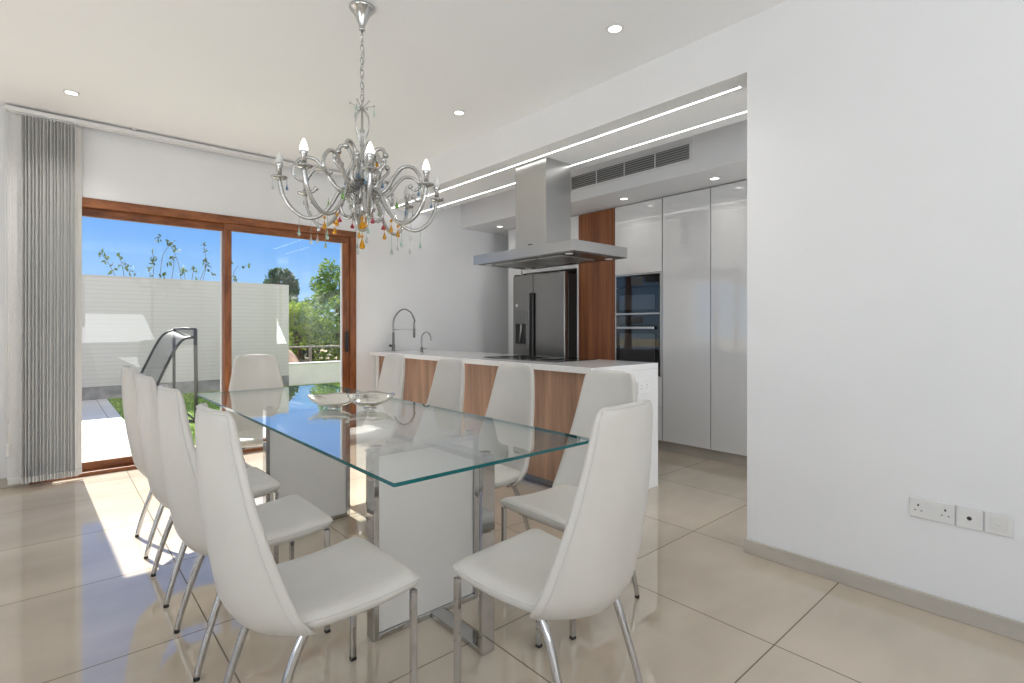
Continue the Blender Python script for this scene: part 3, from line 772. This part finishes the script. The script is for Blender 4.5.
for i, phi in enumerate((-85,-40,5,50,95,140,185,230)):
    main = smooth_path(place([(.03,.0),(.07,.055),(.12,.035),(.17,-.045),(.23,-.105),(.30,-.12),(.365,-.085),(.41,-.02),(.428,.05)], phi), 5)
    arm = MB().tube(main, .0098, 8).build('arm','chrome_d',CH)
    up_ = smooth_path(place([(.03,.055),(.09,.035),(.15,.055),(.20,.12),(.25,.165),(.31,.165),(.355,.12),(.36,.075),(.325,.05),(.30,.068)], phi+9), 5)
    s = MB().tube(up_, [.0108-.003*j/len(up_) for j in range(len(up_))], 8); s.ball(tuple(up_[-1]), .013, 8)
    s.build('scroll','chrome_d',arm)
    lo_ = smooth_path(place([(.04,-.02),(.09,.01),(.125,-.03),(.11,-.085),(.07,-.09),(.055,-.055),(.075,-.035)], phi+20), 5)
    MB().tube(lo_, .0065, 7).build('scroll','chrome_d',arm)
    tipc = place([(.428,.05)], phi)[0]
    MB().lathe([(.004,-.004),(.018,.0),(.036,.008),(.040,.014),(.034,.010),(.014,.006),(.010,.02)], tuple(tipc), 14).build('drip_pan','chrome_d',arm)
    MB().lathe([(.0115,.004),(.0115,.058),(.015,.064),(.0175,.076),(.017,.080),(.0,.081)], tuple(tipc), 14).build('candle_tube','chrome_d',arm)
    MB().lathe([(.0165,.080),(.0185,.088),(.017,.098),(.011,.118),(.004,.133),(0,.136)], tuple(tipc), 14).build('bulb','emit_bulb' if lit[phi] else 'bulb_off',arm)
    for k, a in enumerate((90,210,330)):
        p = tipc+Vector((.037*math.cos(R(a+phi)),.037*math.sin(R(a+phi)),.008))
        if k < 2: hang(p, 'cr_blue' if k == 0 else 'cr_clear', .032, .007, arm, .022)
    # hangers under the sag of the arm
    p1 = place([(.27,-.125)], phi)[0]; p2 = place([(.33,-.115)], phi)[0]; p3 = place([(.20,-.08)], phi)[0]
    if i % 2 == 0: hang(p1, 'cr_clear', .040, .008, arm, .085)
    else: hang(p1, 'cr_mint', .042, .009, arm, .075)
    hang(p2, 'cr_clear' if i%2 else 'cr_mint', .038, .008, arm, .06)
    hang(p3, 'cr_amber', .042, .011, arm, .045); bead(p3-Vector((0,0,.028)), .008, arm)
    if i % 2 == 0: hang(place([(.13,-.05)], phi+20)[0], 'cr_pink', .030, .012, arm, .05)
    else: hang(place([(.21,.02)], phi+12)[0], 'cr_green', .038, .010, arm, .02)
# upper scrolls and crown
for k in range(6):
    phi = 20+60*k
    u2 = smooth_path(place([(.018,.08),(.07,.075),(.085,.13),(.05,.20),(.075,.265),(.115,.275),(.13,.245)], phi), 5)
    s = MB().tube(u2, [.012-.003*j/len(u2) for j in range(len(u2))], 8); s.ball(tuple(u2[-1]), .016, 8); s.build('upper_scroll','chrome_d',CH)
    u3 = smooth_path(place([(.014,.11),(.08,.10),(.12,.14),(.155,.175),(.15,.20)], phi+30), 5)
    s = MB().tube(u3, .0085, 8); s.ball(tuple(u3[-1]), .015, 8); s.build('upper_scroll','chrome_d',CH)
    if k % 2 == 0: bead(u2[-1]-Vector((0,0,.024)), .010); hang(u2[-1], 'cr_amber', .045, .011, None, .034)
    else: hang(place([(.12,.14)], phi+30)[0], 'cr_blue', .034, .009, None, .02)
    c1 = smooth_path(place([(.008,.47),(.035,.475),(.065,.485)], phi+15, Z0, False), 4); s = MB().tube(c1, .0024, 6); s.ball(tuple(c1[-1]), .006, 6)
    s.build('crown_spoke','chrome_d',CH)
    if k % 2: hang(c1[-1], 'cr_mint', .035, .007, None, .02)
for k in range(4):
    phi = 45+90*k
    w1 = smooth_path(place([(.01,.46),(.045,.42),(.05,.37),(.025,.31),(.012,.27)], phi, Z0, False), 5); MB().tube(w1, .003, 6).build('crown_wire','chrome_d',CH)
    w2 = smooth_path(place([(.03,-.02),(.042,-.07),(.044,-.12),(.032,-.155),(.0,-.168)], phi, Z0, False), 5); MB().tube(w2, .005, 7).build('basket_loop','chrome_d',CH)
bead((0,0,Z0-.185+.085), .010)
hang((0,0,Z0-.10), 'cr_amber', .055, .021, None, .004)
bead((0,0,Z0-.195), .008)
hang((0,0,Z0-.165), 'cr_amber', .062, .016, None, .034)

# ------------------------------------------------------------------ outside
struct('ground', MB().box(-40,60,YW+.22,90,-.30,-.10), 'earth')
struct('patio', MB().add([], []).box(-6,.72,YW+.22,11.2,-.10,-.012) .box(.72,8,YW+.22,6.15,-.10,-.012), 'patio')
struct('lawn_bed', MB().box(.72,9,6.15,11.2,-.10,-.022), 'lawn')
gb = MB(); rg = random.Random(3)
for k in range(16000):
    x = rg.uniform(.73,6.2); y = 6.16+(rg.random()**1.3)*5.0
    if x > 3.5+ (y-6)*.5: continue
    a = rg.uniform(0,PI); hgt = rg.uniform(.02,.045); wd = .006
    dx, dy = math.cos(a)*wd, math.sin(a)*wd; lx, ly = rg.uniform(-.015,.015), rg.uniform(-.015,.015)
    gb.add([(x-dx,y-dy,-.024),(x+dx,y+dy,-.024),(x+lx,y+ly,-.022+hgt)], [[0,1,2]])
g_ = gb.build('grass_blades','blade',fixn=False); tag(g_, 'short green lawn grass outside the sliding door', 'grass', None, 'stuff')
YO = 11.15
sw = thing('garden_wall', 'tall white ridged garden wall outside the sliding door', 'wall', (-6,YO,-.1))
MB().box(0,9.70,0,.18,.30,2.17,.004,1).build('wall_panel','screenwall',sw)
MB().box(0,9.70,-.01,.19,0,.30,.004,1).build('wall_plinth','plinth',sw)
lw = thing('low_garden_wall', 'low white rendered garden wall in front of the trees', 'wall', (3.70,YO,-.1))
MB().box(0.002,9,.02,.20,0,.52,.004,1).build('wall_body','render_white',lw)
MB().box(0.002,9,.0,.22,.52,.545,.006,1).build('wall_coping','render_white',lw)
# railing behind the low wall
rl = thing('garden_railing', 'dark thin railing behind the low garden wall', 'railing', (3.9,13.2,-.1))
for z in (.38,.80): MB().tube([(0,0,z),(8,0,z)], .022, 8).build('rail','fence',rl)
for k in range(9): MB().box(k*1.0-.03,k*1.0+.03,-.03,.03,0,.84).build('post','fence',rl)
mm = MB()
for k in range(80): mm.tube([(k*.1,0,.38),(k*.1,0,.80)], .003, 4)
mm.build('railing_bars','fence',rl)
# terracotta dome
dm = MB(); prof = [(.62,0),(.62,.30)]+[(.62*math.cos(R(a)), .30+.62*math.sin(R(a))) for a in range(8,91,8)]
dm.lathe(prof, (3.66,12.2,-.1), 28)
o = dm.build('garden_oven','terracotta'); tag(o, 'pale terracotta rounded dome behind the low garden wall', 'dome')

def rnd_unit(r): 
    while True:
        v = Vector((r.uniform(-1,1),r.uniform(-1,1),r.uniform(-1,1)))
        if .05 < v.length < 1: return v
def tree(label, x, y, h, crown, blobs, leaves, m, seed, leafs=.12, airy=False, group='trees beyond the garden wall'):
    r = random.Random(seed); t = thing('garden_tree', label, 'tree', (x,y,-.1), 0, group)
    tr = MB().tube([(0,0,0),(.05,.02,h*.3),(0,.05,h*.75)], [.14,.10,.03], 8)
    cents = []
    for k in range(blobs):
        v = rnd_unit(r); c = Vector((v.x*crown, v.y*crown*.8, h*.55+v.z*h*.42)); cents.append(c)
        tr.tube([(0,.02,h*.35), tuple(c*.5+Vector((0,0,h*.22))), tuple(c)], [.05,.03,.012], 5)
    tr.build('trunk','bark',t)
    lm = MB()
    for k in range(leaves):
        c = cents[k%len(cents)]; v = rnd_unit(r)
        if not airy: v = v.normalized()*(v.length**.4)
        p = c + v*(crown*(.5 if not airy else .34)); s = leafs*r.uniform(.6,1.3)
        a = rnd_unit(r).normalized(); b = a.orthogonal().normalized()*.55
        lm.add([p-a*s, p+b*s, p+a*s, p-b*s], [[0,1,2,3]])
    lm.build('foliage', m, t, fixn=False)
tree('dark green dense tree beyond the low garden wall', 8.9,27.5,3.9,1.5,9,4200,'leaf_dark',11,.14)
tree('bright yellow-green bushy tree just behind the garden railing', 6.25,18.2,2.35,1.1,10,3600,'leaf_bright',12,.085)
tree('tall airy light green tree behind the railing, beside the door frame', 8.3,19.2,4.1,1.25,15,4200,'leaf_mid',13,.085,True)
tree('low green bushy tree filling the gap behind the garden railing', 7.8,17.5,2.2,1.3,10,3600,'leaf_mid',14,.085)
tree('rounded dark shrub low behind the garden dome', 7.6,21.5,2.0,1.5,10,3000,'leaf_dark',15,.10)
tree('bright green tree partly hidden behind the right door jamb', 12.6,23.0,3.2,1.5,10,3600,'leaf_bright',16,.09)
# climbing shoots above the garden wall: measured sprigs, each from the hedge behind the wall
f_, th_ = 522.534, R(41.4816)
def at(px, py, Y):
    Fd = Vector((math.sin(th_),math.cos(th_),0)); Rd = Vector((math.cos(th_),-math.sin(th_),0))
    d_ = Fd+Rd*((px-512)/f_)+Vector((0,0,(327-py)/f_)); s = Y/d_.y
    return Vector((0,0,1.2))+d_*s
def shoots(label, seed, stems, clusters):
    r = random.Random(seed); base = at(stems[0][0][0], 327, 11.7); base.z = -.1
    t = thing('climbing_shrub', label, 'plant', tuple(base), 0, 'leafy shoots above the tall garden wall')
    sm = MB()
    for st in stems:
        pts = [at(a,b,11.7+r.uniform(-.1,.1))-base for a,b in st]; foot = Vector((pts[0].x*.6, r.uniform(-.1,.1), 0))
        sm.tube([foot]+smooth_path(pts,4), [.010]+[.0045]*(len(smooth_path(pts,4))), 5)
    sm.build('stem','bark',t)
    lm = MB()
    for (a, b, n_, sp) in clusters:
        for k in range(n_):
            p = at(a+r.uniform(-sp,sp), b+r.uniform(-sp,sp), 11.7+r.uniform(-.12,.12))-base
            s = r.uniform(.03,.048); u = rnd_unit(r).normalized(); v = u.orthogonal().normalized()*.6
            u.z -= .4
            w_ = u.normalized().cross(v).normalized()*.15
            lm.add([p-u*s, p+v*s+w_*s, p+u*s, p-v*s+w_*s], [[0,1,2,3]], True)
    lm.build('leaves','leaf_olive',t,fixn=False)
shoots('leafy shoots above the tall garden wall, left group near the blind', 1, [[(124,275),(122,265),(119,256)],[(131,275),(127,268),(122,262)],[(115,275),(108,262),(101,254)]],
  [(101,254,5,3),(107,257,4,2),(106,263,4,3),(112,264,3,2),(119,256,5,3),(122,265,8,4),(128,268,10,4),(132,272,6,3),(115,269,3,2),(108,273,3,3)])
shoots('leafy shoots above the tall garden wall, tall middle group', 2, [[(153,277),(154,262),(152,250)],[(160,277),(163,255),(172,243),(176,240)],[(150,276),(150,268)],[(181,279),(178,262),(170,245),(166,241)],[(172,278),(174,262),(173,258)]],
  [(161,238,7,3),(157,240,3,2),(167,242,5,2),(171,245,6,3),(174,249,6,3),(178,252,4,2),(154,258,7,3),(152,262,4,2),(150,269,4,2),(152,251,2,1),(173,260,6,3),(169,263,4,2),(152,276,2,1),(162,275,4,3),(166,277,3,3)])
shoots('leafy shoots above the tall garden wall, right group beside the mullion', 3, [[(203,280),(206,266),(205,250),(203,243)],[(200,280),(206,266)],[(185,278),(184,270)],[(192,279),(194,268)]],
  [(203,244,5,2),(205,251,5,2),(205,262,6,3),(206,267,8,4),(210,268,3,2),(184,270,8,4),(182,274,3,2),(193,268,5,3),(196,270,3,2),(214,274,4,2),(197,279,2,2)])
shoots('small leafy shoot above the tall garden wall, right of the mullion', 4, [[(234,281),(234,272),(238,266)],[(236,281),(236,276)]],
  [(233,278,6,2),(235,281,4,2),(231,262,4,2),(248,266,3,1.5),(244,267,2,1)])
# black mesh frame on the lawn
ms = thing('mesh_rebounder', 'black tube frame with slanting mesh standing on the lawn', 'garden frame', (1.2,7.62,-.02))
YR = 7.65
def q2(px, py, dy=0): return at(px, py, YR+dy)-Vector((1.2,7.62,-.02))
A1 = [q2(195.5,329),q2(195.5,350),q2(196,380),q2(196,418)]; A2 = [q2(174,330,.5),q2(174,380,.5),q2(174,420,.4)]
top = [q2(174,329,.5), q2(185,328.5,.2), q2(195.5,329)]
MB().tube(A1,.022,8).build('upright','blackframe',ms); MB().tube(A2,.018,8).build('upright','blackframe',ms)
MB().tube(top,.014,8).build('top_bar','blackframe',ms)
r1 = smooth_path([q2(195,337),q2(184,339),q2(176,348),q2(166,366),q2(155,390),q2(151,402)],5)
r2 = smooth_path([q2(174,330,.5),q2(164,334,.5),q2(157,343,.5),q2(148,360,.5),q2(140,376,.5),q2(136,388,.5)],5)
MB().tube(r1,.016,8).build('curved_rail','blackframe',ms); MB().tube(r2,.014,8).build('curved_rail','blackframe',ms)
n = min(len(r1),len(r2)); vs = [tuple(p) for p in r1[:n]]+[tuple(p) for p in r2[:n]]
MB().add(vs,[[i,i+1,n+i+1,n+i] for i in range(n-1)],True).build('mesh_panel','mesh',ms,fixn=False)
vs = [tuple(top[0]),tuple(top[2]),tuple(q2(195.5,337)),tuple(q2(174,340,.5))]
MB().add(vs,[[0,1,2,3]]).build('mesh_panel','mesh',ms,fixn=False)
gz = 0
def gp(px,py):
    v = q2(px,py); v.z = .02; return v
MB().tube([q2(151,402)*1.0, Vector((q2(151,402).x,q2(151,402).y,.02))],.014,6).build('front_leg','blackframe',ms)
MB().tube([Vector((A2[2].x,A2[2].y,.018)), Vector((A1[3].x,A1[3].y,.018))],.018,8).build('base_bar','blackframe',ms)
MB().tube([q2(174,404,.4), Vector((A1[3].x,A1[3].y,.03))],.012,6).build('strut','blackframe',ms)
MB().tube([A1[3], Vector((A1[3].x,A1[3].y,.0))],.02,8).build('foot','rubber',ms)

# ------------------------------------------------------------------ light
sun = bpy.data.lights.new('sun','SUN'); sun.energy = 11; sun.angle = R(.6); sun.color = (1,.96,.9)
so = bpy.data.objects.new('sun', sun); COL.objects.link(so)
dvec = Vector((.035,-1,-.86)).normalized(); so.rotation_euler = dvec.to_track_quat('-Z','Y').to_euler()
def fill_lamp(name, loc, size, power, direction, col=(1,.985,.96)):  # added area lamps set in the unseen openings
    l = bpy.data.lights.new(name,'AREA'); l.shape='RECTANGLE'; l.size, l.size_y = size; l.energy = power; l.color = col
    o = bpy.data.objects.new(name, l); COL.objects.link(o); o.location = loc
    o.rotation_euler = Vector(direction).to_track_quat('-Z','Z').to_euler(); return o
fill_lamp('fill_back_window', (-.7,YB-.05,1.2), (4.8,2.2), 130, (0,1,3.4), (.95,.98,1))  # added fill lamp, tilted up to brighten the ceiling
fill_lamp('fill_left_window', (XL-.04,.3,1.17), (4.0,2.1), 85, (1,0,3.6), (.95,.98,1))  # added fill lamp from the left, also tilted up at the ceiling
fill_lamp('fill_kitchen', (3.85,YB-.05,1.2), (1.4,2.2), 95, (0,1,1.2), (.96,.98,1))  # added lamp in the invented opening, brightens the kitchen

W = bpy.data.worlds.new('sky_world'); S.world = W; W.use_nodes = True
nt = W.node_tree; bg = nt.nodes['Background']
tc = nt.nodes.new('ShaderNodeTexCoord'); sp = nt.nodes.new('ShaderNodeSeparateXYZ'); cr = nt.nodes.new('ShaderNodeValToRGB')
nt.links.new(tc.outputs['Generated'], sp.inputs[0]); nt.links.new(sp.outputs[2], cr.inputs[0]); nt.links.new(cr.outputs[0], bg.inputs[0])
e = cr.color_ramp.elements; e[0].position = 0; e[0].color = (.52,.72,.92,1); e[1].position = 1; e[1].color = (.08,.25,.80,1)
for p, c in ((.06,(.36,.61,.93)),(.14,(.20,.46,.92)),(.24,(.115,.37,.92))):
    k = e.new(p); k.color = (*c,1)
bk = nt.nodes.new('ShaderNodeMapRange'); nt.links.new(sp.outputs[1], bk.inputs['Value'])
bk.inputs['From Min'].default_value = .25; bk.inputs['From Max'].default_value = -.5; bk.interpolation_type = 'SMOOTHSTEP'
mxs = nt.nodes.new('ShaderNodeMix'); mxs.data_type = 'RGBA'; mxs.inputs[7].default_value = (1.1,1.1,1.1,1)   # unseen half of the sky whitened and brightened as fill light
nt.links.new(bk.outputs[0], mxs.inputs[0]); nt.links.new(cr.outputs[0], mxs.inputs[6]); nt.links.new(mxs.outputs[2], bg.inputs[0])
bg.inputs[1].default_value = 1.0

# ------------------------------------------------------------------ camera
cam = bpy.data.cameras.new('camera'); cam.sensor_width = 36; cam.lens = f_/1024*36
cam.shift_y = (327-341.5)/1024; cam.clip_end = 300; cam.clip_start = .05
co = bpy.data.objects.new('camera', cam); COL.objects.link(co); co.location = (0,0,1.2)
co.rotation_euler = (PI/2, 0, -th_); S.camera = co
S.view_settings.view_transform = 'Standard'; S.view_settings.look = 'None'; S.view_settings.gamma = 1
S.view_settings.use_curve_mapping = False; S.view_settings.exposure = 0.14
